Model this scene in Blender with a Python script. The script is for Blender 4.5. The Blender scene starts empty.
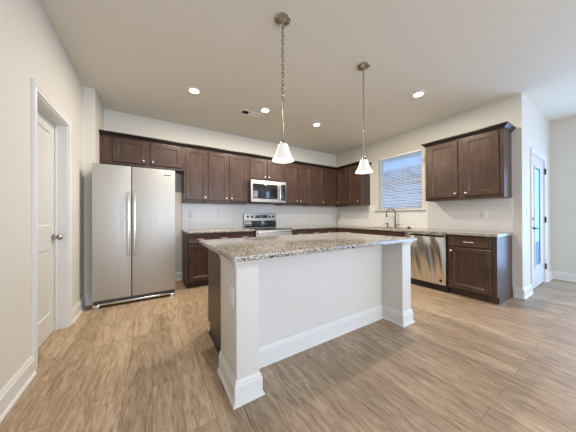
import bpy, bmesh, math, random
from mathutils import Vector, Matrix
random.seed(7)
SC = bpy.context.scene
COL = SC.collection
PI = math.pi

# ------------------------------------------------------------------ camera
F_PX = 217.79
YAW, PIT, ROL = math.radians(31.99), math.radians(0.135), math.radians(-0.2045)
Fv = Vector((math.sin(YAW)*math.cos(PIT), math.cos(YAW)*math.cos(PIT), math.sin(PIT)))
R0 = Vector((math.cos(YAW), -math.sin(YAW), 0))
U0 = R0.cross(Fv)
Rv = R0*math.cos(ROL) + U0*math.sin(ROL)
Uv = -R0*math.sin(ROL) + U0*math.cos(ROL)
cam_d = bpy.data.cameras.new('camera')
cam_d.sensor_width = 36
cam_d.lens = F_PX*36/576
cam_d.clip_start = 0.02
cam_d.clip_end = 200
cam = bpy.data.objects.new('camera', cam_d)
COL.objects.link(cam)
cam.matrix_world = Matrix(((Rv.x, Uv.x, -Fv.x, 0), (Rv.y, Uv.y, -Fv.y, 0), (Rv.z, Uv.z, -Fv.z, 1.105), (0, 0, 0, 1)))
SC.camera = cam

# ------------------------------------------------------------------ world, exposure, lights
SC.view_settings.view_transform = 'Standard'
SC.view_settings.look = 'None'
SC.view_settings.gamma = 1
SC.view_settings.use_curve_mapping = False
SC.view_settings.exposure = 0.45
W = bpy.data.worlds.new('sky')
SC.world = W
W.use_nodes = True
nt = W.node_tree
bg = nt.nodes['Background']
bg.inputs[0].default_value = (0.22, 0.50, 1.0, 1)
bg.inputs[1].default_value = 2.1


def area(name, loc, rot, sx, sy, power, col, shape='RECTANGLE'):
    l = bpy.data.lights.new(name, 'AREA')
    l.shape = shape
    l.size = sx
    l.size_y = sy
    l.energy = power
    l.color = col
    o = bpy.data.objects.new(name, l)
    o.location = loc
    o.rotation_euler = rot
    COL.objects.link(o)
    return o


# daylight coming in through the openings of the living area behind the camera, plus one added side lamp
area('daylight_rear', (1.75, -4.56, 1.45), (math.radians(-90), 0, PI), 4.2, 2.2, 126, (1.0, 0.945, 0.85))
area('added_side_light', (5.94, -3.6, 1.5), (math.radians(90), 0, math.radians(90)), 1.5, 2.1, 34, (0.5, 0.7, 1.0))  # added unseen source, gives microwave and range glass a blue reflection
area('daylight_patio', (5.93, -.65, 1.05), (math.radians(90), 0, math.radians(90)), 2.0, 1.9, 34, (0.52, 0.70, 1.0))
CAN_POWER = 22
CAN_COL = (1.0, 0.90, 0.74)
PENDANT_POWER = 2.5

# ------------------------------------------------------------------ dimensions
XL, YJ, XL2, YB, XR, YC, XF, H = -0.72, 3.66, -0.613, 4.247, 4.182, 0.807, 5.966, 2.741
YR = -4.6
ZC = 0.877      # counter top
ZU = 1.352      # underside of the wall cabinets
ZT = 2.245      # top of the wall cabinet boxes


# ------------------------------------------------------------------ materials
def mat(name, col=(0.8, 0.8, 0.8), rough=0.5, metal=0.0, **kw):
    m = bpy.data.materials.new(name)
    m.use_nodes = True
    b = m.node_tree.nodes['Principled BSDF']
    b.inputs['Base Color'].default_value = (*col, 1)
    b.inputs['Roughness'].default_value = rough
    b.inputs['Metallic'].default_value = metal
    for k, v in kw.items():
        b.inputs[k].default_value = v
    return m


def nodes(m):
    t = m.node_tree
    return t, t.nodes, t.links, t.nodes['Principled BSDF']


def coords(t, scale, kind='Object', rot=(0, 0, 0)):
    c = t.nodes.new('ShaderNodeTexCoord')
    mp = t.nodes.new('ShaderNodeMapping')
    mp.inputs['Scale'].default_value = scale
    mp.inputs['Rotation'].default_value = rot
    t.links.new(c.outputs[kind], mp.inputs[0])
    return mp


def ramp(t, src, stops):
    r = t.nodes.new('ShaderNodeValToRGB')
    e = r.color_ramp.elements
    while len(e) < len(stops):
        e.new(0.5)
    for i, (p, c) in enumerate(stops):
        e[i].position = p
        e[i].color = (*c, 1)
    t.links.new(src, r.inputs[0])
    return r


def noise(t, mp, scale, detail=3, rough=0.5, dist=0.0):
    n = t.nodes.new('ShaderNodeTexNoise')
    n.inputs['Scale'].default_value = scale
    n.inputs['Detail'].default_value = detail
    n.inputs['Roughness'].default_value = rough
    n.inputs['Distortion'].default_value = dist
    t.links.new(mp.outputs[0], n.inputs['Vector'])
    return n


def bump(t, src, b, strength, distance=0.001):
    bp = t.nodes.new('ShaderNodeBump')
    bp.inputs['Strength'].default_value = strength
    bp.inputs['Distance'].default_value = distance
    t.links.new(src, bp.inputs['Height'])
    t.links.new(bp.outputs[0], b.inputs['Normal'])


def mixc(t, fac, a, b, mode='MIX'):
    x = t.nodes.new('ShaderNodeMix')
    x.data_type = 'RGBA'
    x.blend_type = mode
    for s, v in ((0, fac), (6, a), (7, b)):
        if isinstance(v, (int, float)):
            x.inputs[s].default_value = v
        elif isinstance(v, tuple):
            x.inputs[s].default_value = (*v, 1)
        else:
            t.links.new(v, x.inputs[s])
    return x.outputs[2]


def paint(name, col, rough=0.6, b=0.05):
    m = mat(name, col, rough)
    t, N, L, B = nodes(m)
    n = noise(t, coords(t, (1, 1, 1)), 180, 2)
    bump(t, n.outputs[0], B, b, 0.0006)
    return m


M_WALL = paint('wall_paint', (0.62, 0.60, 0.545), 0.7)
M_CEIL = paint('ceiling_paint', (0.75, 0.72, 0.64), 0.9, 0.25)
M_TRIM = paint('trim_paint', (0.70, 0.69, 0.665), 0.35, 0.02)
M_DOOR = paint('door_paint', (0.60, 0.59, 0.57), 0.4, 0.03)
M_ISL = paint('island_paint', (0.64, 0.62, 0.58), 0.5, 0.03)
M_PLATE = mat('white_plastic', (0.8, 0.8, 0.78), 0.35)
M_BLACK = mat('black_plastic', (0.012, 0.012, 0.013), 0.4)
M_BLKGLASS = mat('black_glass', (0.012, 0.012, 0.014), 0.06, **{'Coat Weight': 0.5})
M_FAUCET = mat('faucet_nickel', (0.15, 0.14, 0.125), 0.3, 1.0)
M_NICKEL = mat('brushed_nickel', (0.40, 0.37, 0.32), 0.22, 1.0)
M_KNOB = mat('satin_nickel_knob', (0.80, 0.78, 0.74), 0.3, 1.0)
M_BRONZE = mat('dark_metal', (0.03, 0.028, 0.026), 0.35, 0.8)
M_DARKGAP = mat('vent_shadow_liner', (0.02, 0.02, 0.02), 0.9)
M_GREYBOX = mat('appliance_side', (0.05, 0.05, 0.052), 0.5)


def wood_mat(name, base, dark):
    m = mat(name, base, 0.34)
    t, N, L, B = nodes(m)
    mp = coords(t, (14, 14, 1.3))
    n = noise(t, mp, 4, 6, 0.6, 0.6)
    n2 = noise(t, coords(t, (1, 1, 1)), 5, 2)
    r = ramp(t, n.outputs[0], [(0.3, dark), (0.7, base)])
    r2 = ramp(t, n2.outputs[0], [(0.3, (0.8, 0.8, 0.8)), (0.7, (1.15, 1.12, 1.1))])
    c = mixc(t, 1.0, r.outputs[0], r2.outputs[0], 'MULTIPLY')
    L.new(c, B.inputs['Base Color'])
    bump(t, n.outputs[0], B, 0.08, 0.0006)
    B.inputs['Specular IOR Level'].default_value = 0.4
    B.inputs['Coat Roughness'].default_value = 0.3
    return m


M_WOOD = wood_mat('espresso_wood', (0.088, 0.050, 0.035), (0.036, 0.019, 0.014))
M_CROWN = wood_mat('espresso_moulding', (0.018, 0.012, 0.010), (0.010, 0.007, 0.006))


def steel_mat(name, axis, rough=0.34, col=(0.66, 0.65, 0.63), wave=0.0, brush=0.03):
    m = mat(name, col, rough, 1.0)
    t, N, L, B = nodes(m)
    sc = {'x': (1.5, 300, 300), 'z': (300, 300, 1.5)}[axis]
    n = noise(t, coords(t, sc), 1.0, 3, 0.6)
    r = ramp(t, n.outputs[0], [(0.3, (rough*0.8,)*3), (0.7, (rough*1.35,)*3)])
    L.new(r.outputs[0], B.inputs['Roughness'])
    if wave:
        wv = N.new('ShaderNodeTexWave')
        wv.inputs['Scale'].default_value = 1.7
        wv.inputs['Distortion'].default_value = 1.6
        wv.inputs['Detail'].default_value = 0
        wv.inputs['Detail Scale'].default_value = 1.5
        L.new(coords(t, (1, .2, 1), rot=(0, math.radians(14), 0)).outputs[0], wv.inputs['Vector'])
        bump(t, wv.outputs['Fac'], B, wave, 0.016)
    else:
        bump(t, n.outputs[0], B, brush, 0.0006)
    return m


M_STEEL = steel_mat('stainless_steel', 'z', 0.5, (0.52, 0.51, 0.49), 0, 0.3)
M_STEELW = steel_mat('stainless_steel_rippled', 'z', 0.24, (0.74, 0.72, 0.68), 0.8)
M_STEELL = mat('polished_steel', (0.78, 0.77, 0.75), 0.18, 1.0)


def granite():
    m = mat('speckled_granite', (0.5, 0.45, 0.4), 0.16)
    t, N, L, B = nodes(m)
    mp = coords(t, (1, 1, 1))
    n1 = noise(t, mp, 95, 4, 0.65, 0.3)
    c1 = ramp(t, n1.outputs[0], [(0.36, (0.15, 0.12, 0.095)), (0.46, (0.40, 0.36, 0.30)), (0.56, (0.60, 0.56, 0.49)), (0.75, (0.72, 0.69, 0.64))])
    v = N.new('ShaderNodeTexVoronoi')
    v.inputs['Scale'].default_value = 150
    L.new(mp.outputs[0], v.inputs['Vector'])
    sep = N.new('ShaderNodeSeparateColor')
    L.new(v.outputs['Color'], sep.inputs[0])
    f1 = ramp(t, sep.outputs[0], [(0.68, (0, 0, 0)), (0.72, (1, 1, 1))])
    c2 = mixc(t, f1.outputs[0], c1.outputs[0], (0.025, 0.022, 0.022))
    n2 = noise(t, mp, 190, 2)
    f2 = ramp(t, n2.outputs[0], [(0.60, (0, 0, 0)), (0.66, (1, 1, 1))])
    c3 = mixc(t, f2.outputs[0], c2, (0.05, 0.04, 0.035))
    L.new(c3, B.inputs['Base Color'])
    B.inputs['Specular IOR Level'].default_value = 0.6
    return m


M_GRAN = granite()
M_SIDEREFL = mat('grey_side_reflection', (0.30, 0.27, 0.235), 0.5)


def floor_mat():
    m = mat('oak_vinyl_plank', (0.4, 0.28, 0.18), 0.42)
    t, N, L, B = nodes(m)
    mp = coords(t, (1, 1, 1), rot=(0, 0, PI/2))
    br = N.new('ShaderNodeTexBrick')
    br.offset = 0.37
    br.inputs['Scale'].default_value = 1
    br.inputs['Brick Width'].default_value = 1.22
    br.inputs['Row Height'].default_value = 0.15
    br.inputs['Mortar Size'].default_value = 0.0012
    br.inputs['Mortar Smooth'].default_value = 0.2
    br.inputs['Bias'].default_value = 0
    br.inputs['Color1'].default_value = (0, 0, 0, 1)
    br.inputs['Color2'].default_value = (1, 1, 1, 1)
    br.inputs['Mortar'].default_value = (0.5, 0.5, 0.5, 1)
    L.new(mp.outputs[0], br.inputs['Vector'])
    # grain coordinates: long along the plank, shifted per plank
    c = N.new('ShaderNodeTexCoord')
    sep = N.new('ShaderNodeSeparateXYZ')
    L.new(c.outputs['Object'], sep.inputs[0])
    k = N.new('ShaderNodeMath')
    k.operation = 'MULTIPLY'
    k.inputs[1].default_value = 37
    L.new(br.outputs['Color'], k.inputs[0])
    comb = N.new('ShaderNodeCombineXYZ')
    mx = N.new('ShaderNodeMath'); mx.operation = 'MULTIPLY'; mx.inputs[1].default_value = 27
    my = N.new('ShaderNodeMath'); my.operation = 'MULTIPLY'; my.inputs[1].default_value = 3.0
    L.new(sep.outputs[0], mx.inputs[0]); L.new(sep.outputs[1], my.inputs[0])
    L.new(mx.outputs[0], comb.inputs[0]); L.new(my.outputs[0], comb.inputs[1]); L.new(k.outputs[0], comb.inputs[2])
    g = N.new('ShaderNodeTexNoise')
    g.inputs['Scale'].default_value = 1.6
    g.inputs['Detail'].default_value = 9
    g.inputs['Roughness'].default_value = 0.70
    g.inputs['Distortion'].default_value = 1.1
    L.new(comb.outputs[0], g.inputs['Vector'])
    base = ramp(t, g.outputs[0], [(0.30, (0.140, 0.090, 0.056)), (0.42, (0.30, 0.207, 0.132)), (0.55, (0.43, 0.315, 0.210)), (0.72, (0.56, 0.435, 0.31))])
    tone = ramp(t, br.outputs['Color'], [(0, (0.84, 0.82, 0.80)), (1, (1.12, 1.12, 1.12))])
    c1 = mixc(t, 1.0, base.outputs[0], tone.outputs[0], 'MULTIPLY')
    c2 = mixc(t, br.outputs['Fac'], c1, (0.12, 0.075, 0.045))
    L.new(c2, B.inputs['Base Color'])
    bump(t, g.outputs[0], B, 0.12, 0.0008)
    return m


M_FLOOR = floor_mat()


def tile_mat():
    m = mat('white_subway_tile', (0.74, 0.73, 0.70), 0.22)
    t, N, L, B = nodes(m)
    c = N.new('ShaderNodeTexCoord')
    sep = N.new('ShaderNodeSeparateXYZ')
    L.new(c.outputs['Object'], sep.inputs[0])
    add = N.new('ShaderNodeMath'); add.operation = 'ADD'
    L.new(sep.outputs[0], add.inputs[0]); L.new(sep.outputs[1], add.inputs[1])
    comb = N.new('ShaderNodeCombineXYZ')
    L.new(add.outputs[0], comb.inputs[0]); L.new(sep.outputs[2], comb.inputs[1])
    br = N.new('ShaderNodeTexBrick')
    br.inputs['Scale'].default_value = 1
    br.inputs['Brick Width'].default_value = 0.155
    br.inputs['Row Height'].default_value = 0.079
    br.inputs['Mortar Size'].default_value = 0.0016
    br.inputs['Color1'].default_value = (0.72, 0.71, 0.695, 1)
    br.inputs['Color2'].default_value = (0.74, 0.73, 0.715, 1)
    br.inputs['Mortar'].default_value = (0.60, 0.59, 0.57, 1)
    L.new(comb.outputs[0], br.inputs['Vector'])
    L.new(br.outputs['Color'], B.inputs['Base Color'])
    return m


M_TILE = tile_mat()


def brick_out():
    m = mat('neighbour_brick', (0.4, 0.4, 0.4), 0.9)
    t, N, L, B = nodes(m)
    c = N.new('ShaderNodeTexCoord')
    sep = N.new('ShaderNodeSeparateXYZ')
    L.new(c.outputs['Object'], sep.inputs[0])
    comb = N.new('ShaderNodeCombineXYZ')
    L.new(sep.outputs[1], comb.inputs[0]); L.new(sep.outputs[2], comb.inputs[1])
    br = N.new('ShaderNodeTexBrick')
    br.inputs['Scale'].default_value = 1
    br.inputs['Brick Width'].default_value = 0.42
    br.inputs['Row Height'].default_value = 0.13
    br.inputs['Mortar Size'].default_value = 0.014
    br.inputs['Color1'].default_value = (0.05, 0.055, 0.07, 1)
    br.inputs['Color2'].default_value = (0.38, 0.37, 0.38, 1)
    br.inputs['Mortar'].default_value = (0.6, 0.6, 0.6, 1)
    L.new(comb.outputs[0], br.inputs['Vector'])
    L.new(br.outputs['Color'], B.inputs['Base Color'])
    return m


M_BRICK = brick_out()
M_GROUND = mat('concrete_ground', (0.4, 0.39, 0.37), 0.9)
M_SIDING = mat('white_siding', (0.7, 0.7, 0.7), 0.7)


def glass_mat():
    m = bpy.data.materials.new('clear_glass')
    m.use_nodes = True
    t = m.node_tree
    t.nodes.clear()
    o = t.nodes.new('ShaderNodeOutputMaterial')
    mx = t.nodes.new('ShaderNodeMixShader')
    tr = t.nodes.new('ShaderNodeBsdfTransparent')
    gl = t.nodes.new('ShaderNodeBsdfGlossy')
    gl.inputs['Roughness'].default_value = 0.02
    lw = t.nodes.new('ShaderNodeLayerWeight')
    pw = t.nodes.new('ShaderNodeMath')
    pw.operation = 'POWER'
    pw.inputs[1].default_value = 4
    t.links.new(lw.outputs['Facing'], pw.inputs[0])
    fr = t.nodes.new('ShaderNodeMath')
    fr.operation = 'MULTIPLY_ADD'
    fr.inputs[1].default_value = 0.12
    fr.inputs[2].default_value = 0.03
    t.links.new(pw.outputs[0], fr.inputs[0])
    t.links.new(fr.outputs[0], mx.inputs[0])
    t.links.new(tr.outputs[0], mx.inputs[1])
    t.links.new(gl.outputs[0], mx.inputs[2])
    t.links.new(mx.outputs[0], o.inputs[0])
    return m


M_GLASS = glass_mat()
M_BLIND = mat('blind_slat', (0.82, 0.83, 0.84), 0.5)
t_ = M_BLIND.node_tree
tl_ = t_.nodes.new('ShaderNodeBsdfTranslucent')
tl_.inputs[0].default_value = (0.85, 0.88, 0.92, 1)
ms_ = t_.nodes.new('ShaderNodeMixShader')
ms_.inputs[0].default_value = 0.5
t_.links.new(t_.nodes['Principled BSDF'].outputs[0], ms_.inputs[1])
t_.links.new(tl_.outputs[0], ms_.inputs[2])
t_.links.new(ms_.outputs[0], t_.nodes['Material Output'].inputs[0])


def emit(name, col, s, base=(0.9, 0.9, 0.88)):
    m = mat(name, base, 0.4)
    b = m.node_tree.nodes['Principled BSDF']
    b.inputs['Emission Color'].default_value = (*col, 1)
    b.inputs['Emission Strength'].default_value = s
    return m


M_LENS = emit('lit_lens', (1.0, 0.96, 0.88), 6)
M_SHADE = emit('lit_frosted_glass', (1.0, 0.97, 0.90), 0.34, (0.5, 0.5, 0.49))
M_DISPLAY = emit('clock_display', (0.25, 0.6, 0.9), 0.12, (0.01, 0.01, 0.01))


# ------------------------------------------------------------------ mesh helpers
class MB:
    def __init__(self):
        self.bm = bmesh.new()

    def box(self, x0, x1, y0, y1, z0, z1, bev=0.0):
        r = bmesh.ops.create_cube(self.bm, size=1)
        vs = r['verts']
        for v in vs:
            v.co = Vector(((x0+x1)/2+v.co.x*(x1-x0), (y0+y1)/2+v.co.y*(y1-y0), (z0+z1)/2+v.co.z*(z1-z0)))
        if bev:
            es = list({e for v in vs for e in v.link_edges})
            bmesh.ops.bevel(self.bm, geom=es, offset=bev, segments=2, affect='EDGES', profile=0.6)
        return self

    def lathe(self, prof, c=(0, 0, 0), seg=28, axis='z', loop=False):
        rings = []
        for r, z in prof:
            ring = []
            for i in range(seg):
                a = 2*PI*i/seg
                p = (r*math.cos(a), r*math.sin(a), z)
                if axis == 'y':      # axis of the lathe points to -y
                    p = (p[0], -p[2], p[1])
                ring.append(self.bm.verts.new((c[0]+p[0], c[1]+p[1], c[2]+p[2])))
            rings.append(ring)
        for a, b in zip(rings, rings[1:]+([rings[0]] if loop else [])):
            for i in range(seg):
                j = (i+1) % seg
                self.bm.faces.new((a[i], a[j], b[j], b[i]))
        if loop:
            return self
        for ring, fl in ((rings[0], True), (rings[-1], False)):
            if prof[0 if fl else -1][0] > 1e-4:
                self.bm.faces.new(ring[::-1] if fl else ring)
        return self

    def tube(self, pts, r, seg=12, cap=True):
        pts = [Vector(p) for p in pts]
        rings = []
        up = None
        for i, p in enumerate(pts):
            d = (pts[min(i+1, len(pts)-1)]-pts[max(i-1, 0)]).normalized()
            if up is None:
                up = d.orthogonal().normalized()
            up = (up-d*up.dot(d)).normalized()
            s = d.cross(up)
            rr = r[i] if isinstance(r, (list, tuple)) else r
            rings.append([self.bm.verts.new(p+up*rr*math.cos(2*PI*k/seg)+s*rr*math.sin(2*PI*k/seg)) for k in range(seg)])
        for a, b in zip(rings, rings[1:]):
            for i in range(seg):
                j = (i+1) % seg
                self.bm.faces.new((a[i], a[j], b[j], b[i]))
        if cap:
            self.bm.faces.new(rings[0][::-1])
            self.bm.faces.new(rings[-1])
        return self

    def torus(self, c, R, r, rx=0.0, rz=0.0, sz=1.0, seg=12, s2=6):
        M = Matrix.Translation(c) @ Matrix.Rotation(rz, 4, 'Z') @ Matrix.Rotation(rx, 4, 'X')
        g = []
        for i in range(seg):
            a = 2*PI*i/seg
            row = []
            for j in range(s2):
                b = 2*PI*j/s2
                v = Vector(((R+r*math.cos(b))*math.cos(a), (R+r*math.cos(b))*math.sin(a)*sz, r*math.sin(b)))
                row.append(self.bm.verts.new(M @ v))
            g.append(row)
        for i in range(seg):
            for j in range(s2):
                self.bm.faces.new((g[i][j], g[(i+1) % seg][j], g[(i+1) % seg][(j+1) % s2], g[i][(j+1) % s2]))
        return self

    def sweep(self, prof, path, closed=False):
        """profile (outward, z) swept along a plan path; outward = right-hand side of travel; mitred corners"""
        P = [Vector(p) for p in path]
        n = len(P)
        rings = []
        for i in range(n):
            a = P[i-1] if (i > 0 or closed) else None
            b = P[(i+1) % n] if (i < n-1 or closed) else None
            d1 = (P[i]-a).normalized() if a is not None else None
            d2 = (b-P[i]).normalized() if b is not None else None
            d1 = d1 if d1 is not None else d2
            d2 = d2 if d2 is not None else d1
            n1 = Vector((d1.y, -d1.x)); n2 = Vector((d2.y, -d2.x))
            m = (n1+n2)
            m = m/(m.dot(n1))
            rings.append([self.bm.verts.new((P[i].x+m.x*o, P[i].y+m.y*o, z)) for o, z in prof])
        k = len(prof)
        rng = range(n if closed else n-1)
        for i in rng:
            A, B = rings[i], rings[(i+1) % n]
            for j in range(k):
                l = (j+1) % k
                self.bm.faces.new((A[j], B[j], B[l], A[l]))
        if not closed:
            self.bm.faces.new(rings[0])
            self.bm.faces.new(rings[-1][::-1])
        return self

    def rings(self, R):
        """list of quads (each four points) joined in sequence; last one capped, first one capped"""
        V = [[self.bm.verts.new(p) for p in q] for q in R]
        for a, b in zip(V, V[1:]):
            for i in range(4):
                j = (i+1) % 4
                self.bm.faces.new((a[i], a[j], b[j], b[i]))
        self.bm.faces.new(V[0][::-1])
        self.bm.faces.new(V[-1])
        return self

    def panel_door(self, x0, x1, z0, z1, yf, t, stile=0.055, rec=0.009, cells=None):
        """slab whose front (towards -y) is at yf; recessed panels with a moulded edge"""
        def q(a, b, c, d, y):
            return [(a, y, c), (b, y, c), (b, y, d), (a, y, d)]
        if cells is None:
            e = 0.003
            self.rings([q(x0, x1, z0, z1, yf+t), q(x0, x1, z0, z1, yf+e), q(x0+e, x1-e, z0+e, z1-e, yf),
                        q(x0+stile, x1-stile, z0+stile, z1-stile, yf),
                        q(x0+stile+.004, x1-stile-.004, z0+stile+.004, z1-stile-.004, yf+rec*.5),
                        q(x0+stile+.012, x1-stile-.012, z0+stile+.012, z1-stile-.012, yf+rec*.6),
                        q(x0+stile+.016, x1-stile-.016, z0+stile+.016, z1-stile-.016, yf+rec)])
        return self

    def build(self, name, m, parent=None, loc=None, smooth=True, rotz=0):
        bmesh.ops.recalc_face_normals(self.bm, faces=self.bm.faces)
        me = bpy.data.meshes.new(name)
        self.bm.to_mesh(me)
        self.bm.free()
        if smooth:
            try:
                me.shade_smooth()
                me.set_sharp_from_angle(angle=math.radians(35))
            except Exception:
                pass
        me.materials.append(m)
        o = bpy.data.objects.new(name, me)
        COL.objects.link(o)
        if loc:
            o.location = loc
        if rotz:
            o.rotation_euler.z = rotz
        if parent:
            o.parent = parent
        return o


def thing(name, label, cat, loc=(0, 0, 0), rz=0, group=None):
    o = bpy.data.objects.new(name, None)
    o.empty_display_size = 0.1
    o.location = loc
    o.rotation_euler = (0, 0, rz)
    COL.objects.link(o)
    return tag(o, label, cat, group)


def tag(o, label, cat, group=None):
    o['label'] = label
    o['category'] = cat
    if group:
        o['group'] = group
    return o


def struct(name, mb, m, label=None, parent=None):
    o = mb.build(name, m, parent)
    if parent is None:
        o['kind'] = 'structure'
    if label:
        o['label'] = label
        o['category'] = name.split('_')[0]
    return o


# ------------------------------------------------------------------ room shell
struct('floor', MB().box(XL-.2, XF+.2, YR-.2, YB+.2, -.1, 0), M_FLOOR, 'light oak plank floor running through the whole kitchen')
struct('ceiling', MB().box(XL-.2, XF+.2, YR-.2, YB+.2, H, H+.1), M_CEIL, 'flat beige painted ceiling above the kitchen')
DL0, DL1, DLH = 2.318, 3.04, 2.03
w = MB().box(XL-.14, XL, YR, DL0, 0, H).box(XL-.14, XL, DL1, YJ, 0, H).box(XL-.14, XL, DL0, DL1, DLH, H)
w.box(XL-.14, XL2, YJ, YB, 0, H)
struct('wall_left', w, M_WALL, 'pale left wall with the white panelled door, stepping out beside the refrigerator')
struct('wall_back', MB().box(XL-.14, XR+.14, YB, YB+.14, 0, H), M_WALL, 'pale back wall behind refrigerator, range and wall cabinets')
WY0, WY1, WZ0, WZ1 = 2.075, 2.975, 1.235, 2.35
w = MB().box(XR, XR+.14, YC, WY0, 0, H).box(XR, XR+.14, WY1, YB, 0, H).box(XR, XR+.14, WY0, WY1, 0, WZ0).box(XR, XR+.14, WY0, WY1, WZ1, H)
struct('wall_right', w, M_WALL, 'pale right kitchen wall holding the window over the sink')
DX0, DX1, DRH = 4.655, 5.50, 2.02
w = MB().box(XR+.14, DX0, YC, YC+.06, 0, H).box(DX1, XF+.14, YC, YC+.06, 0, H).box(DX0, DX1, YC, YC+.06, DRH, H)
struct('wall_alcove', w, M_WALL, 'pale wall with the glazed exterior door at the right')
PY0, PY1 = -1.70, .40
w = MB().box(XF, XF+.14, PY1, YC, 0, H).box(XF, XF+.14, YR, -4.35, 0, H).box(XF, XF+.14, -2.85, PY0, 0, H).box(XF, XF+.14, -4.35, -2.85, 0, .45).box(XF, XF+.14, -4.35, -2.85, 2.55, H).box(XF, XF+.14, PY0, PY1, 2.1, H)
struct('wall_far_right', w, M_WALL, 'pale wall at the far right edge of the photo')
w = MB().box(XL-.14, -.4, YR-.14, YR, 0, H).box(3.9, XF+.14, YR-.14, YR, 0, H).box(-.4, 3.9, YR-.14, YR, 0, .35).box(-.4, 3.9, YR-.14, YR, 2.55, H)
struct('wall_rear', w, M_WALL)

# baseboards: profile (outward, z)
BBP = [(0, 0), (.016, 0), (.016, .105), (.011, .112), (.011, .122), (.004, .138), (0, .138)]
BBS = [(0, 0), (.028, 0), (.026, .012), (.016, .02), (.016, .105), (.011, .112), (.011, .122), (.004, .138), (0, .138)]


def baseboard(name, path, lab):
    struct(name, MB().sweep(BBS, path), M_TRIM, lab)


# travel so that the room lies on the right-hand side
baseboard('baseboard_left', [(XL, YR), (XL, DL0-.062)], 'white baseboard along the near left wall')
baseboard('baseboard_left_jog', [(XL, DL1+.062), (XL, YJ), (XL2, YJ), (XL2, YJ+.25)], 'white baseboard from the white door casing to the refrigerator')
baseboard('baseboard_back', [(XL2, YB), (.4535, YB)], 'short white baseboard between refrigerator and base cabinets')
baseboard('baseboard_alcove_end', [(XR, .893), (XR, YC), (DX0-.066, YC)], 'white baseboard wrapping the wall end beside the glazed door')
baseboard('baseboard_far_right', [(DX1+.066, YC), (XF, YC), (XF, PY1+.01)], 'white baseboard along the far right wall')
# quick profile check: outward must point into the room (handled by travel direction)


def casing(name, parent, frame, opening, depth=.016, wdt=.062, m=M_TRIM, floor=True):
    """flat casing around an opening. frame maps (u, out, z) to world."""
    u0, u1, z0, z1 = opening
    mb = MB()
    prof = [(0, 0), (0, .011), (.012, .012), (.018, .009), (.040, .013), (.048, depth), (wdt, depth), (wdt, 0)] if floor else [(0, 0), (0, depth), (wdt, depth), (wdt, 0)]
    path = [(u0, z0), (u0, z1), (u1, z1), (u1, z0)]
    sgn = [(-1, 0), (-1, 1), (1, 1), (1, 0)]
    rings = []
    for (u, z), (su, sz) in zip(path, sgn):
        rings.append([mb.bm.verts.new(frame(u+su*o, d, z+sz*o)) for o, d in prof])
    k = len(prof)
    for a, b in zip(rings, rings[1:]):
        for j in range(k):
            l = (j+1) % k
            mb.bm.faces.new((a[j], b[j], b[l], a[l]))
    mb.bm.faces.new(rings[0]); mb.bm.faces.new(rings[-1][::-1])
    return mb.build(name, m, parent)


def door_structure(name, label):
    o = bpy.data.objects.new(name, None)
    COL.objects.link(o)
    o['kind'] = 'structure'
    o['label'] = label
    o['category'] = 'door'
    return o


# ---- left white panelled door (slab recessed in its jamb)
d1 = door_structure('door_1', 'white two-panel interior door with round knob in the left wall')
casing('door_casing', d1, lambda u, d, z: (XL+d, u, z), (DL0, DL1, 0, DLH))
XD = XL-.088
j = MB().box(XL-.14, XL, DL0, DL0+.012, 0, DLH).box(XL-.14, XL, DL1-.012, DL1, 0, DLH).box(XL-.14, XL, DL0+.012, DL1-.012, DLH-.012, DLH)
j.box(XD+.002, XD+.014, DL0+.012, DL0+.030, 0, DLH-.012).box(XD+.002, XD+.014, DL1-.030, DL1-.012, 0, DLH-.012).box(XD+.002, XD+.014, DL0+.03, DL1-.03, DLH-.03, DLH-.012)
j.build('door_jamb', M_TRIM, d1)


def slab_with_panels(name, m, parent, W_, Hh, T, cells, rec=.010, through=False):
    """slab in local coords: x 0..W_, z 0..Hh, front y=-T, back y=0. cells are recessed (or open)"""
    xs = sorted({0, W_} | {c[0] for c in cells} | {c[1] for c in cells})
    zs = sorted({0, Hh} | {c[2] for c in cells} | {c[3] for c in cells})
    mb = MB()
    for i in range(len(xs)-1):
        for k in range(len(zs)-1):
            cx, cz = (xs[i]+xs[i+1])/2, (zs[k]+zs[k+1])/2
            if any(c[0] < cx < c[1] and c[2] < cz < c[3] for c in cells):
                continue
            mb.box(xs[i], xs[i+1], -T, 0, zs[k], zs[k+1])
    if not through:
        for (a, b, c, d) in cells:
            def q(i, y):
                return [(a+i, y, c+i), (b-i, y, c+i), (b-i, y, d-i), (a+i, y, d-i)]
            mb.rings([q(0, 0), q(0, -T), q(.008, -T+rec), q(.020, -T+rec), q(.045, -T+.003), q(.05, -T+.003)])
    bmesh.ops.remove_doubles(mb.bm, verts=mb.bm.verts, dist=1e-5)
    return mb.build(name, m, parent)


DW_ = DL1-DL0-.026
sl = slab_with_panels('door_slab', M_DOOR, d1, DW_, DLH-.02, .036, [(.11, DW_-.11, .20, .80), (.11, DW_-.11, 1.02, DLH-.14)])
sl.location = (XD-.036, DL1-.013, .008)   # local -y must face +x
sl.rotation_euler = (0, 0, math.radians(90))
# local x -> +y after +90deg: start from the near jamb
sl.location = (XD-.036, DL0+.013, .008)
kx = XD
kn = MB().lathe([(.0, 0), (.031, 0), (.031, .006), (.012, .010), (.010, .028), (.020, .034), (.029, .044), (.030, .056), (.022, .066), (0, .070)], seg=24)
ko = kn.build('door_knob', M_NICKEL, d1)
ko.rotation_euler = (0, math.radians(90), 0)
ko.location = (XD, DL1-.075, .915)

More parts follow.
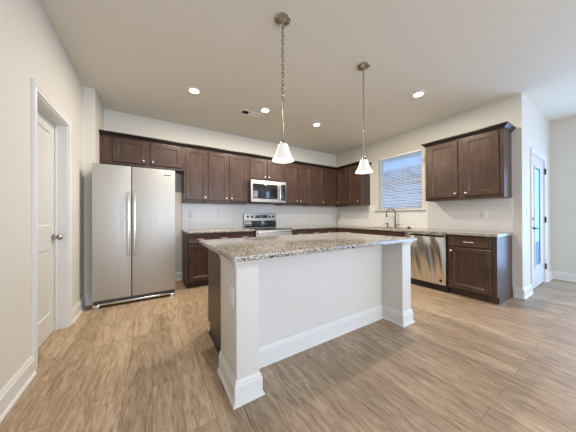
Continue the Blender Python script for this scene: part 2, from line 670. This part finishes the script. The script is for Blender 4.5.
# ---- glazed exterior door
d2 = door_structure('door_2', 'white exterior door with a tall glass pane, black lever and black hinges')
casing('door_casing', d2, lambda u, d, z: (u, YC-d, z), (DX0, DX1, 0, DRH))
YD = YC+.012
MB().box(DX0, DX0+.012, YC, YC+.06, 0, DRH).box(DX1-.012, DX1, YC, YC+.06, 0, DRH).box(DX0+.012, DX1-.012, YC, YC+.06, DRH-.012, DRH).build('door_jamb', M_TRIM, d2)
MB().box(DX0+.012, DX1-.012, YC+.005, YC+.06, 0, .015).build('threshold', M_NICKEL, d2)
DW2 = DX1-DX0-.028
GX0, GX1, GZ0, GZ1 = .225, .575, .32, 1.83
o = slab_with_panels('door_slab', M_DOOR, d2, DW2, DRH-.03, .034, [(GX0, GX1+.17, GZ0, GZ1)], through=True)
o.location = (DX0+.014, YD+.034, .016)
f = MB()
for a, b, c, d in ((GX0-.02, GX0+.008, GZ0-.02, GZ1+.02), (GX1-.008, GX1+.185, GZ0-.02, GZ1+.02), (GX0+.008, GX1-.008, GZ0-.02, GZ0+.008), (GX0+.008, GX1-.008, GZ1-.008, GZ1+.02)):
    f.box(a, b, -.010, .0, c, d, .003)
o = f.build('glazing_bead', M_DOOR, d2); o.location = (DX0+.014, YD, .016)
o = MB().box(GX0, GX1+.17, .003, .008, GZ0, GZ1).build('glass_pane', M_GLASS, d2); o.location = (DX0+.014, YD, .016)
for z in (.27, 1.04, 1.83):
    MB().box(DX1-.014, DX1+.008, YC-.022, YC-.004, z-.048, z+.048, .002).build('hinge', M_BLACK, d2)
lx = DX0+.10
dl = MB().lathe([(0, 0), (.031, 0), (.030, .010), (.016, .014), (.012, .020), (0, .021)], (0, 0, 0), axis='y').build('deadbolt', M_BRONZE, d2)
dl.location = (lx, YD, 1.055)
lv = MB().lathe([(0, 0), (.031, 0), (.030, .010), (.012, .014), (.011, .045), (0, .046)], (0, 0, 0), axis='y').tube([(0, -.04, 0), (.04, -.046, .002), (.08, -.046, -.004), (.115, -.04, -.010)], [.010, .009, .008, .007]).build('lever_handle', M_BRONZE, d2)
lv.location = (lx, YD, .92)

# ---- kitchen window with blinds
wn = bpy.data.objects.new('window_1', None)
COL.objects.link(wn)
wn['kind'] = 'structure'
wn['label'] = 'white framed double-hung window in the wall over the sink'
wn['category'] = 'window'
M_WCAS = paint('window_casing_paint', (0.62, 0.60, 0.545), 0.6, .02)
casing('window_casing', wn, lambda u, d, z: (XR-d, u, z), (WY0, WY1, WZ0, WZ1), depth=.007, wdt=.055, m=M_WCAS, floor=False)
MB().box(XR-.045, XR+.10, WY0-.07, WY1+.07, WZ0-.022, WZ0, .004).build('window_sill', M_WCAS, wn)
fr = MB()
fx0, fx1 = XR+.085, XR+.135
zm = (WZ0+WZ1)/2
fr.box(fx0, fx1, WY0, WY0+.035, WZ0, WZ1).box(fx0, fx1, WY1-.035, WY1, WZ0, WZ1).box(fx0, fx1, WY0+.035, WY1-.035, WZ0, WZ0+.04).box(fx0, fx1, WY0+.035, WY1-.035, WZ1-.035, WZ1).box(fx0, fx1, WY0+.035, WY1-.035, zm-.02, zm+.02)
fr.build('window_frame', M_TRIM, wn)
MB().box(XR+.108, XR+.112, WY0+.035, WY1-.035, WZ0+.04, WZ1-.035).build('window_pane', M_GLASS, wn)
bl = thing('window_blind', 'white horizontal slat blind lowered over the window above the sink', 'blind', (XR+.032, (WY0+WY1)/2, WZ0))
by0, by1 = -(WY1-WY0)/2+.012, (WY1-WY0)/2-.012
zt = WZ1-WZ0
MB().box(-.028, .028, by0, by1, zt-.045, zt-.002, .003).build('head_rail', M_PLATE, bl)
s = MB()
n = 34
for i in range(n):
    z = .040+i*(zt-.10)/(n-1)
    a = math.radians(38)
    c_, s_ = math.cos(a)*.0165, math.sin(a)*.0165
    v = [s.bm.verts.new(p) for p in ((-c_, by0, z-s_), (-c_, by1, z-s_), (c_, by1, z+s_), (c_, by0, z+s_))]
    v2 = [s.bm.verts.new(p.co+Vector((0, 0, .0012))) for p in v]
    s.bm.faces.new(v[::-1]); s.bm.faces.new(v2)
    for i2 in range(4):
        k2 = (i2+1) % 4
        s.bm.faces.new((v[i2], v[k2], v2[k2], v2[i2]))
s.build('slats', M_BLIND, bl, smooth=False)
MB().box(-.018, .018, by0, by1, .003, .016, .003).build('bottom_rail', M_PLATE, bl)
for y in (by0+.13, by1-.13):
    MB().tube([(-.020, y, .015), (-.020, y, zt-.045)], .0012, 6).build('ladder_cord', M_PLATE, bl)
MB().tube([(-.034, by1-.05, zt-.03), (-.034, by1-.05, zt-.55)], .003, 8).build('tilt_wand', M_PLATE, bl)

# ---- tiled splashback
b = MB().box(.448, XR-.0005, YB-.009, YB-.0005, ZC+.001, ZU-.001).box(1.562, 2.322, YB-.009, YB-.0005, ZU-.001, 1.37)
struct('trim_splashback_back', b, M_TILE, 'white glossy tile splashback on the back wall under the wall cabinets')
b = MB().box(XR-.009, XR-.0005, .897, 2.0, ZC+.001, ZU-.001).box(XR-.009, XR-.0005, 2.0, 3.05, ZC+.001, WZ0-.024).box(XR-.009, XR-.0005, 3.05, YB-.0095, ZC+.001, ZU-.001)
struct('trim_splashback_right', b, M_TILE, 'white glossy tile splashback on the right wall around the sink')

# ------------------------------------------------------------------ outside
MBg = MB().box(4.4, 16, .96, 12, -.25, -.15)
o = tag(MBg.build('patio_ground', M_GROUND), 'bare concrete ground outside the window', 'ground')
o['kind'] = 'structure'
nb = thing('neighbour_house', 'neighbouring brick house seen through the slats of the blind', 'house', (8.6, 7.2, -.15))
MB().box(0, .3, -3.5, 6, 0, 3.2).build('brick_wall', M_BRICK, nb)
MB().box(-.02, .3, -3.5, 6, 3.2, 3.75).build('siding', M_SIDING, nb)
MB().box(-.4, .3, -3.7, 6.2, 3.75, 3.9).build('eave', M_SIDING, nb)


# ------------------------------------------------------------------ cabinets
def knob(parent, x, z, y):
    o = MB().lathe([(0, 0), (.006, 0), (.005, .012), (.0135, .018), (.0150, .024), (.010, .029), (0, .030)], seg=16, axis='y').build('knob', M_KNOB, parent)
    o.location = (x, y, z)
    return o


def pull(parent, x, z, y, wdt=.10):
    h = wdt/2
    o = MB().tube([(-h, 0, 0), (-h, -.022, 0), (-h+.006, -.028, 0), (h-.006, -.028, 0), (h, -.022, 0), (h, 0, 0)], .0048, 10).build('pull', M_KNOB, parent)
    o.location = (x, y, z)
    return o


def shaker(name, parent, x0, x1, z0, z1, yf, stile=.055):
    w_, h_ = x1-x0, z1-z0
    o = MB().panel_door(0, w_, 0, h_, -.019, .019, stile).build(name, M_WOOD, parent)
    o.location = (x0, yf, z0)
    return o


def upper(label, loc, rz, Wd, D, z0, z1, doors, group=None, side_l=False, dz0=.040, dz1=.015):
    """doors: list of (x0, x1, knob side)"""
    c = thing('wall_cabinet', label, 'cabinet', (loc[0], loc[1], z0), rz, group)
    Hh = z1-z0
    b = MB().box(0, Wd, -D+.019, 0, 0.012, Hh).box(0, .016, -D+.019, 0, 0, .012).box(Wd-.016, Wd, -D+.019, 0, 0, .012)
    b.build('body', M_WOOD, c)
    ff = MB()
    edges = [0]+[v for d in doors for v in (d[0]+.012, d[1]-.012)]+[Wd]
    ff.box(0, Wd, -D, -D+.019, 0, dz0+.012, .001).box(0, Wd, -D, -D+.019, Hh-dz1-.012, Hh, .001)
    for i in range(0, len(edges), 2):
        ff.box(edges[i], edges[i+1], -D, -D+.019, dz0+.012, Hh-dz1-.012)
    ff.build('face_frame', M_WOOD, c)
    for (a, b_, ks) in doors:
        d = shaker('door', c, a, b_, dz0, Hh-dz1, -D)
        w_ = b_-a
        kx_ = {'r': w_-.028, 'l': .028}[ks]
        knob(d, kx_, .045, -.019)
    return c


YW = YB-.0005      # wall plane for back cabinets
DU = YB-3.918      # face frame of uppers at y 3.918, doors front at 3.899
G_UP = 'dark wall cabinets along the back wall'
upper('short dark brown wall cabinet with two doors above the refrigerator', (XL2+.001, YW), 0, .445-XL2-.002, DU, 1.855, ZT,
      [(.145, .535, 'r'), (.598, 1.02, 'l')])
upper('tall narrow single-door brown wall cabinet just right of the refrigerator', (.446, YW), 0, .374, DU, ZU, ZT, [(.029, .354, 'r')])
upper('tall brown wall cabinet with two doors left of the microwave', (.821, YW), 0, .738, DU, ZU, ZT, [(.014, .340, 'r'), (.379, .710, 'l')])
upper('short brown wall cabinet with two doors directly above the microwave', (1.560, YW), 0, .763, DU, 1.80, ZT, [(.030, .362, 'r'), (.400, .733, 'l')])
upper('tall brown wall cabinet with two doors right of the microwave', (2.324, YW), 0, .762, DU, ZU, ZT, [(.030, .362, 'r'), (.400, .733, 'l')])
upper('tall brown single-door wall cabinet next to the inside corner', (3.087, YW), 0, 1.093, DU, ZU, ZT, [(.025, .345, 'r')])
# right-wall run
XWR = XR-.0005
DR = XR-3.868
upper('tall dark wall cabinet with two doors on the right wall, between corner and window', (XWR, YB-DU-.0015), -PI/2, (YB-DU)-3.190, DR, ZU, ZT,
      [(.045, .352, 'l'), (.385, .700, 'r')])
cabR = upper('separate brown wall cabinet with two doors between window and glazed door', (XWR, 1.862), -PI/2, .957, DR, ZU, ZT,
             [(.055, .452, 'r'), (.527, .905, 'l')])
CRP = [(0, 0), (.008, 0), (.012, .012), (.030, .030), (.046, .042), (.046, .056), (0, .056)]
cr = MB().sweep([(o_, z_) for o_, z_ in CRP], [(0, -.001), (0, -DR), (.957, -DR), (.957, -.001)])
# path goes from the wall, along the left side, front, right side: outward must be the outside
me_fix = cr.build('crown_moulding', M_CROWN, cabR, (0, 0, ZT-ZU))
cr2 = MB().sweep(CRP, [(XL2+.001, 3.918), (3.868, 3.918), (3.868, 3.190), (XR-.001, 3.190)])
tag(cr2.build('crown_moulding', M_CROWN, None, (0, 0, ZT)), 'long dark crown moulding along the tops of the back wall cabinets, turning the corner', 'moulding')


def base_cab(label, loc, rz, Wd, bays, D=.607, group=None, Hh=None, single_drawer=False, sink=False):
    c = thing('base_cabinet', label, 'cabinet', (loc[0], loc[1], 0), rz, group)
    Hh = ZC-.031
    kz = .095
    b = MB()
    if sink:
        b.box(0, .018, -D+.019, 0, kz, Hh).box(Wd-.018, Wd, -D+.019, 0, kz, Hh).box(.018, Wd-.018, -D+.019, 0, kz, kz+.018).box(.018, Wd-.018, -.012, 0, kz+.018, Hh)
    else:
        b.box(0, Wd, -D+.019, 0, kz, Hh)
    b.box(0, Wd, -D+.075, 0, 0, kz)
    b.build('body', M_WOOD, c)
    ff = MB()
    ff.box(0, Wd, -D, -D+.019, kz, kz+.03).box(0, Wd, -D, -D+.019, Hh-.035, Hh)
    zr = Hh-.165
    ff.box(0, Wd, -D, -D+.019, zr-.018, zr+.018)
    ed = [0]+[v for d in bays for v in (d[0]+.012, d[1]-.012)]+[Wd]
    for i in range(0, len(ed), 2):
        ff.box(ed[i], ed[i+1], -D, -D+.019, kz+.03, zr-.018)
        ff.box(ed[i], ed[i+1], -D, -D+.019, zr+.018, Hh-.035)
    ff.build('face_frame', M_WOOD, c)
    for (a, b_, ks) in bays:
        w_ = b_-a
        dr = MB().panel_door(0, w_, 0, .132, -.019, .019, .012, .004).build('drawer', M_WOOD, c)
        dr.location = (a, -D, zr+.010)
        if not sink:
            pull(dr, w_/2, .066, -.019)
        d = shaker('door', c, a, b_, kz+.015, zr-.012, -D)
        knob(d, {'r': w_-.028, 'l': .028}[ks], zr-.012-kz-.015-.045, -.019)
    return c


bc0 = base_cab('narrow dark base cabinet with one drawer and one door, left end of back counter', (.455, YW), 0, .369, [(.018, .351, 'r')])
sp_ = MB().box(-.004, -.0002, -.580, -.017, .10, ZC-.034).build('side_panel', M_SIDEREFL, bc0)  # thin skin on the cabinet end, a reflection put into its grey beige colour
sp_['label'] = 'grey beige side skin with a reflection painted in its colour'
base_cab('dark base cabinet with two drawers and two doors left of the range', (.8245, YW), 0, .733, [(.018, .355, 'r'), (.378, .715, 'l')])
base_cab('dark base cabinet with one drawer right of the range', (2.326, YW), 0, .44, [(.018, .422, 'l')])
base_cab('dark base cabinet with two drawers beside the inside corner', (2.7665, YW), 0, .79, [(.018, .384, 'r'), (.406, .772, 'l')])
base_cab('dark corner base cabinet left of the sink cabinet on the right wall', (XWR, YB-.610), -PI/2, YB-.610-2.9555, [(.05, .66, 'r')])
base_cab('dark sink base cabinet below the faucet and window', (XWR, 2.954), -PI/2, .895, [(.02, .437, 'r'), (.458, .875, 'l')], sink=True)
base_cab('dark base cabinet with one drawer and one door at the right end of the counter', (XWR, 1.432), -PI/2, .527, [(.025, .475, 'l')])

# countertops
ct = MB()
ZB = ZC-.030
ct.box(.446, 1.558, YB-.640, YB-.0005, ZB, ZC, .003)
tag(ct.build('countertop', M_GRAN), 'speckled granite worktop between refrigerator gap and range', 'countertop')
ct = MB()
SX0, SX1, SY0, SY1 = 3.665, 4.055, 2.16, 2.84
xe = XR-.640
# L outline with sink cut-out, assembled of abutting blocks merged into one mesh
xs = [2.326, xe, SX0, SX1, XR-.0005]
ys = [.890, SY0, SY1, YB-.640, YB-.0005]
verts = {}


def gv(x, y, z):
    k = (round(x, 4), round(y, 4), z)
    if k not in verts:
        verts[k] = ct.bm.verts.new((x, y, z))
    return verts[k]


cells = set()
for i in range(4):
    for k in range(4):
        if i == 0 and k < 3:
            continue
        if i == 2 and k == 1:
            continue
        cells.add((i, k))
for (i, k) in cells:
    x0, x1, y0, y1 = xs[i], xs[i+1], ys[k], ys[k+1]
    ct.bm.faces.new((gv(x0, y0, ZC), gv(x1, y0, ZC), gv(x1, y1, ZC), gv(x0, y1, ZC)))
    ct.bm.faces.new((gv(x0, y1, ZB), gv(x1, y1, ZB), gv(x1, y0, ZB), gv(x0, y0, ZB)))
    for (di, dk, a, b) in ((-1, 0, (x0, y1), (x0, y0)), (1, 0, (x1, y0), (x1, y1)), (0, -1, (x0, y0), (x1, y0)), (0, 1, (x1, y1), (x0, y1))):
        if (i+di, k+dk) not in cells:
            ct.bm.faces.new((gv(*a, ZB), gv(*b, ZB), gv(*b, ZC), gv(*a, ZC)))
tag(ct.build('countertop', M_GRAN), 'L-shaped speckled granite worktop from range around the corner past the sink', 'countertop')

# sink
sk = thing('kitchen_sink', 'stainless steel undermount sink below the window', 'sink', ((SX0+SX1)/2, (SY0+SY1)/2, .66))
hx, hy = (SX1-SX0)/2-.002, (SY1-SY0)/2-.002
q = lambda a, b, z: [(-a, -b, z), (a, -b, z), (a, b, z), (-a, b, z)]
MB().rings([q(hx-.004, hy-.004, -.004), q(hx, hy, 0), q(hx, hy, .186), q(hx-.003, hy-.003, .186), q(hx-.012, hy-.012, .012), q(hx-.03, hy-.03, .003)]).build('basin', M_STEELL, sk)
MB().lathe([(.042, .003), (.042, .006), (.03, .0065), (.028, .004), (0, .004)]).build('drain', M_STEELL, sk)
# faucet
fc = thing('kitchen_faucet', 'tall brushed nickel gooseneck faucet behind the sink', 'faucet', (4.105, 2.54, ZC), math.radians(-38))
MB().lathe([(.0, 0), (.028, 0), (.027, .008), (.020, .014), (.018, .06), (.014, .072), (0, .072)]).build('base', M_FAUCET, fc)
pts = [(0, 0, .06), (0, 0, .285)]+[(-.085+.085*math.cos(a), .0, .285+.085*math.sin(a)) for a in [PI*k/10 for k in range(1, 11)]]+[(-.170, 0, .262)]
MB().tube(pts, .0125, 12).build('spout', M_FAUCET, fc)
MB().lathe([(.0115, -.065), (.015, -.06), (.015, -.01), (.0115, 0)], (-.170, 0, .270)).build('spray_head', M_FAUCET, fc)
MB().tube([(.008, -.012, .045), (.024, -.032, .050), (.060, -.080, .062)], [.010, .009, .008], 10).build('lever', M_FAUCET, fc)
ds = thing('soap_dispenser', 'small nickel soap dispenser left of the faucet', 'dispenser', (4.09, 2.70, ZC))
ds.scale = (1.25, 1.25, 1.3)
MB().lathe([(0, 0), (.021, 0), (.020, .006), (.012, .010), (.011, .050), (.014, .054), (.014, .066), (0, .068)], seg=20).build('pump', M_FAUCET, ds)
MB().tube([(0, 0, .060), (-.03, 0, .064), (-.062, 0, .052)], [.0065, .006, .0045], 10).build('nozzle', M_FAUCET, ds)
tag(MB().lathe([(0, 0), (.042, 0), (.041, .007), (.024, .016), (.012, .027), (.010, .033), (0, .035)]).build('sink_stopper', M_BLACK, None, (4.09, 2.265, ZC)),
    'small black sink stopper lying on the worktop right of the faucet', 'stopper')

# ------------------------------------------------------------------ island
isl = thing('kitchen_island', 'white panelled kitchen island body with corner posts and dark wood cabinets behind', 'island', (1.35, 1.75, 0))
IX0, IX1, IY0, IYP, IYC, IYB = .422, 2.293, 1.254, 1.484, 1.60, 2.235
ib = isl.location


def ipart(name, mb, m, parent=isl):
    o = mb.build(name, m)
    o.location = (-ib.x, -ib.y, 0)
    o.parent = parent
    return o


p = MB().box(IX0, IX0+.145, IY0, IYC, 0, ZB-.0005, .0015)
posts = [ipart('post', p, M_ISL), ipart('post', MB().box(IX1-.152, IX1, IY0, IYC, 0, ZB-.0005, .0015), M_ISL)]
ipart('back_panel', MB().box(IX0+.145, IX1-.152, IYP, IYC, 0, ZB-.0005), M_ISL)
# base trim wraps posts and the recessed panel
path = [(IX0, IYC), (IX0, IY0), (IX0+.145, IY0), (IX0+.145, IYP), (IX1-.152, IYP), (IX1-.152, IY0), (IX1, IY0), (IX1, IYC)]
ipart('base_trim', MB().sweep(BBS, path), M_TRIM)
for (a, b_) in ((IX0, IX0+.145), (IX1-.152, IX1)):
    cp = MB()
    pr = [(0, ZB-.052), (.004, ZB-.050), (.006, ZB-.028), (.012, ZB-.020), (.016, ZB-.0005), (0, ZB-.0005)]
    cp.sweep(pr, [(a, IYC), (a, IY0), (b_, IY0), (b_, IYP)] if a == IX0 else [(a, IYP), (a, IY0), (b_, IY0), (b_, IYC)])
    ipart('post_capital', cp, M_ISL)
ipart('side_panel', MB().box(IX0+.045, IX0+.063, IYC, IYB, .095, ZB-.0005).box(IX0+.045, IX0+.063, IYC, IYB-.075, 0, .095), M_WOOD)
ipart('side_panel', MB().box(IX1-.063, IX1-.045, IYC, IYB, .095, ZB-.0005).box(IX1-.063, IX1-.045, IYC, IYB-.075, 0, .095), M_WOOD)
ipart('shoe_moulding', MB().sweep([(0, 0), (.014, 0), (.012, .010), (0, .018)], [(IX0+.045, IYC+.001), (IX0+.045, IYB-.075)][::-1]), M_CROWN)
ipart('cabinet_body', MB().box(IX0+.063, IX1-.063, IYC, IYB, .095, ZB-.0005).box(IX0+.063, IX1-.063, IYC, IYB-.075, 0, .095), M_WOOD)
nd = 4
wd = (IX1-IX0-.126)/nd
for i in range(nd):
    x1 = IX1-.063-i*wd
    for nm, z0, z1 in (('drawer', .69, .825), ('door', .11, .67)):
        o = MB().panel_door(0, wd-.03, 0, z1-z0, -.019, .019, .055 if nm == 'door' else .012, .008 if nm == 'door' else .004).build(nm, M_WOOD, isl)
        o.rotation_euler.z = PI
        o.location = (x1-.015-ib.x, IYB-ib.y, z0)
        if nm == 'door':
            knob(o, wd-.06, .51, -.019)
        else:
            pull(o, wd/2-.015, .067, -.019)
ou = MB().box(-.006, 0, -.035, .035, -.058, .058, .002)
oo = ou.build('outlet', M_PLATE, isl); oo.location = (IX0-ib.x, 1.335-ib.y, .615)
r_ = MB().box(-.0075, -.006, -.017, .017, -.045, -.008, .0005).box(-.0075, -.006, -.017, .017, .008, .045, .0005).build('receptacle', M_TRIM, oo)
tag(MB().box(.388, 2.318, 1.200, 2.262, ZB, ZC, .003).build('countertop', M_GRAN), 'speckled granite slab on top of the white kitchen island', 'countertop')

# ------------------------------------------------------------------ refrigerator
rf = thing('refrigerator', 'stainless steel side-by-side refrigerator against the back wall', 'refrigerator', (-.165, 3.42, 0))
FX0, FX1 = -.441, .442
fs = FX0+.385
MB().box(FX0+.004, FX1-.004, .075, .76, .035, 1.735, .004).box(FX0+.02, FX1-.02, .72, .76, .0, .035).build('body', M_GREYBOX, rf)
for a, b_, nm in ((FX0, fs-.003, 'freezer_door'), (fs+.003, FX1, 'fridge_door')):
    d = MB().box(a, b_, 0, .072, .095, 1.752, .010).build(nm, M_STEEL, rf)
    hx_ = (fs-.030) if nm == 'freezer_door' else (fs+.034)
    h = MB().box(hx_-.013, hx_+.013, -.052, -.034, .62, 1.425, .006)
    h.box(hx_-.010, hx_+.010, -.036, .002, .64, .70, .003).box(hx_-.010, hx_+.010, -.036, .002, 1.345, 1.405, .003)
    h.build('handle', M_STEELL, d)
    if nm == 'fridge_door':
        MB().box(FX1-.135, FX1-.055, -.0015, .001, 1.672, 1.682, .0005).build('badge', M_GREYBOX, d)
MB().box(FX0+.05, FX1-.05, .03, .075, .025, .090, .006).build('kick_grille', M_GREYBOX, rf)
MB().box(FX0+.05, FX1-.05, .022, .030, .030, .052, .003).build('grille_trim', M_STEELL, rf)
for a in (FX0+.004, FX1-.064):
    MB().box(a, a+.06, .005, .08, .0, .045, .006).build('roller_foot', M_STEELL, rf)
    MB().box(a+.005, a+.055, .01, .07, .055, .085, .004).build('hinge_cover', M_GREYBOX, rf)

# ------------------------------------------------------------------ range
rg = thing('range', 'stainless electric range with black glass top between the back base cabinets', 'range', (1.942, 3.60, 0))
g = .379
MB().box(-g, g, .0, .635, .045, .862, .003).box(-g+.04, g-.04, .05, .6, 0, .045).build('body', M_GREYBOX, rg)
MB().box(-g, g, -.028, .585, .863, .880, .004).build('cooktop', M_BLKGLASS, rg)
bgd = MB().box(-g+.01, g-.01, .587, .640, .863, 1.178, .006).build('backguard', M_STEEL, rg)
MB().box(-g+.02, g-.02, .580, .587, .885, 1.02, .002).build('backguard_glass', M_BLKGLASS, bgd)
MB().box(-.15, .15, .582, .587, 1.075, 1.135, .002).build('control_display', M_BLKGLASS, bgd)
MB().box(-.045, .045, .5810, .582, 1.09, 1.12).build('clock', M_DISPLAY, bgd)
for x in (-.29, -.20, .20, .29):
    o = MB().lathe([(0, 0), (.024, 0), (.021, .022), (0, .024)], seg=20, axis='y').build('control_knob', M_BLACK, bgd)
    o.location = (x, .587, 1.105)
od = MB().box(-g+.004, g-.004, -.030, -.002, .235, .855, .005).build('oven_door', M_STEEL, rg)
MB().box(-g+.09, g-.09, -.033, -.029, .36, .68, .002).build('oven_window', M_BLKGLASS, od)
MB().tube([(-g+.04, -.028, .825), (-g+.04, -.075, .825), (-g+.055, -.085, .825), (g-.055, -.085, .825), (g-.04, -.075, .825), (g-.04, -.028, .825)], .013, 12).build('oven_handle', M_STEELL, od)
MB().box(-g+.004, g-.004, -.030, -.002, .06, .225, .005).build('storage_drawer', M_STEEL, rg)

# ------------------------------------------------------------------ microwave
mw = thing('microwave', 'stainless over-the-range microwave under the short wall cabinet', 'microwave', (1.942, 3.80, 1.372))
MB().box(-g, g, .03, .436, 0, .4265, .003).build('body', M_GREYBOX, mw)
md = MB().box(-g, g, -.012, .028, .012, .4265, .006).build('door', M_STEEL, mw)
MB().box(-g+.03, .185, -.016, -.011, .075, .355, .002).build('window', M_BLKGLASS, md)
MB().box(.265, g-.012, -.016, -.011, .055, .375, .002).build('control_panel', M_BLKGLASS, mw)
MB().tube([(.225, -.010, .07), (.225, -.045, .085), (.225, -.052, .21), (.225, -.045, .345), (.225, -.010, .36)], .012, 12).build('handle', M_STEELL, md)
MB().box(-g+.005, g-.005, -.004, .030, 0, .012).build('vent_strip', M_BLACK, mw)

# ------------------------------------------------------------------ dishwasher (front faces -x)
dw = thing('dishwasher', 'stainless steel dishwasher between sink cabinet and end cabinet', 'dishwasher', (XR, 2.0555, 0), -PI/2)
Dd = .607
MB().box(.004, .618, -Dd+.03, -.02, .0, ZB-.006).build('body', M_BLACK, dw)
dd = MB().box(.010, .612, -Dd-.024, -Dd+.026, .105, ZB-.052, .005).box(.010, .612, -Dd-.024, -Dd+.026, ZB-.026, ZB-.008, .003)
dd.box(.010, .10, -Dd-.024, -Dd+.026, ZB-.054, ZB-.022, .001).box(.590, .612, -Dd-.024, -Dd+.026, ZB-.054, ZB-.022, .001)
ddo = dd.build('door', M_STEELW, dw)
MB().box(.10, .59, -Dd-.006, -Dd+.02, ZB-.052, ZB-.026).build('pocket_handle', M_BLACK, ddo)
MB().lathe([(0, 0), (.019, 0), (.019, .003), (.014, .0035), (0, .0035)], seg=24, axis='y').build('badge', M_BRONZE, ddo, (.545, -Dd-.024, .165))


# ------------------------------------------------------------------ wall plates
def plate(name, label, loc, rz, kind):
    o = thing(name, label, name.split('_')[-1], loc, rz)
    MB().box(-.036, .036, -.006, 0, -.058, .058, .002).build('plate', M_PLATE, o)
    if kind == 'outlet':
        MB().box(-.017, .017, -.0075, -.006, .007, .045, .0005).build('receptacle', M_TRIM, o)
        MB().box(-.017, .017, -.0075, -.006, -.045, -.007, .0005).build('receptacle', M_TRIM, o)
    else:
        MB().box(-.016, .016, -.009, -.006, -.033, .033, .001).build('rocker', M_TRIM, o)
    return o


plate('wall_outlet', 'white outlet on the splashback left of the range, nearer the refrigerator', (.58, YB-.009, 1.14), 0, 'outlet')
plate('wall_outlet', 'white outlet on the splashback left of the range, nearer the range', (1.09, YB-.009, 1.14), 0, 'outlet')
plate('wall_outlet', 'white outlet on the splashback under the right-hand wall cabinet', (XR-.009, 1.19, 1.14), -PI/2, 'outlet')
plate('light_switch', 'white switch plate left of the glazed exterior door', (4.44, YC-.0005, 1.15), 0, 'switch')


# ------------------------------------------------------------------ ceiling fixtures
def can_light(x, y, label):
    c = thing('recessed_light', label, 'light', (x, y, H), 0, 'lit recessed ceiling lights')
    MB().lathe([(.058, -.001), (.086, -.001), (.085, -.006), (.062, -.010), (.057, -.008)], seg=36, loop=True).build('trim_ring', M_PLATE, c)
    MB().lathe([(0, -.004), (.0575, -.004), (.0575, -.001), (0, -.001)], seg=36).build('lens', M_LENS, c)
    l = bpy.data.lights.new('can_lamp', 'AREA')
    l.shape = 'DISK'
    l.size = .112
    l.energy = CAN_POWER
    l.color = CAN_COL
    lo = bpy.data.objects.new('can_lamp', l)
    lo.location = (0, 0, -.012)
    lo.parent = c
    COL.objects.link(lo)


can_light(.467, 3.03, 'recessed ceiling light nearest the refrigerator, leftmost of the four')
can_light(1.48, 3.02, 'recessed ceiling light beside the ceiling vent')
can_light(2.485, 3.01, 'recessed ceiling light nearest the inside corner of the cabinets')
can_light(3.036, 1.545, 'recessed ceiling light at the right, nearest the right-hand wall cabinet')

vt = thing('ceiling_vent', 'rectangular white slatted air vent in the ceiling', 'vent', (1.34, 3.235, H))
fr = MB()
for a, b_, c_, d_ in ((-.17, .17, -.075, -.055), (-.17, .17, .055, .075), (-.17, -.15, -.055, .055), (.15, .17, -.055, .055)):
    fr.box(a, b_, c_, d_, -.008, -.0005, .001)
fr.build('frame', M_CEIL, vt)
MB().box(-.15, .15, -.055, .055, -.002, -.0005).build('duct', M_DARKGAP, vt)
sl_ = MB()
for i in range(13):
    y = -.050+i*.0083
    if True:
        v = [(-.05, y-.004, -.003), (.15, y-.004, -.003), (.15, y+.004, -.009), (-.05, y+.004, -.009)]
        vs = [sl_.bm.verts.new(p_) for p_ in v]
        vs2 = [sl_.bm.verts.new((p_[0], p_[1], p_[2]+.0008)) for p_ in v]
        sl_.bm.faces.new(vs[::-1]); sl_.bm.faces.new(vs2)
        for i2 in range(4):
            k2 = (i2+1) % 4
            sl_.bm.faces.new((vs[i2], vs[k2], vs2[k2], vs2[i2]))
sl_.build('louvers', M_CEIL, vt, smooth=False)


def pendant(x, y, label, dz=0.0):
    p = thing('pendant_light', label, 'light', (x, y, H), 0, 'pendant lights over the island')
    MB().lathe([(0, -.0005), (.066, -.0005), (.068, -.006), (.064, -.012), (.050, -.018), (.036, -.026), (.022, -.030), (.010, -.036), (0, -.038)], seg=32).build('canopy', M_NICKEL, p)
    ch = MB()
    z = -.040
    i = 0
    while z > -.66:
        ch.torus((0, 0, z-.019), .0115, .0030, math.radians(90), (i % 2)*PI/2, 1.7, 14, 6)
        z -= .0335
        i += 1
    ch.tube([(.003, 0, -.036), (-.003, .003, -.2), (.003, -.003, -.4), (0, 0, z)], .0014, 6)
    ch.build('chain', M_NICKEL, p)
    MB().tube([(0, 0, z), (0, 0, -1.005+dz)], .0055, 12).build('rod', M_NICKEL, p)
    MB().lathe([(0, -1.0), (.010, -1.0), (.018, -1.010), (.022, -1.038), (0, -1.040)], (0, 0, dz)).build('socket_cup', M_NICKEL, p)
    zt_, zb = -1.040+dz, -1.172+dz
    prof = []
    for k in range(13):
        u = k/12
        r = .040+(.094-.040)*(0.82*u+0.18*u**4)-.003*math.sin(PI*u)
        prof.append((r, zt_+(zb-zt_)*u))
    inner = [(r-.003, z_) for r, z_ in prof[::-1]]
    sh = MB()
    full = [(.010, zt_+.004), (.028, zt_+.004)]+prof+inner+[(.010, zt_-.001)]
    sh.lathe(full, seg=36, loop=True)
    sh.build('shade', M_SHADE, p)
    l = bpy.data.lights.new('pendant_bulb', 'POINT')
    l.energy = PENDANT_POWER
    l.color = (1, .92, .78)
    l.shadow_soft_size = .03
    lo = bpy.data.objects.new('pendant_bulb', l)
    lo.location = (0, 0, -1.12+dz)
    lo.parent = p
    COL.objects.link(lo)


pendant(.922, 1.55, 'pendant light with white bell shade over the near left end of the island')
pendant(1.957, 1.57, 'pendant light with white bell shade in front of the window and corner cabinets', .014)
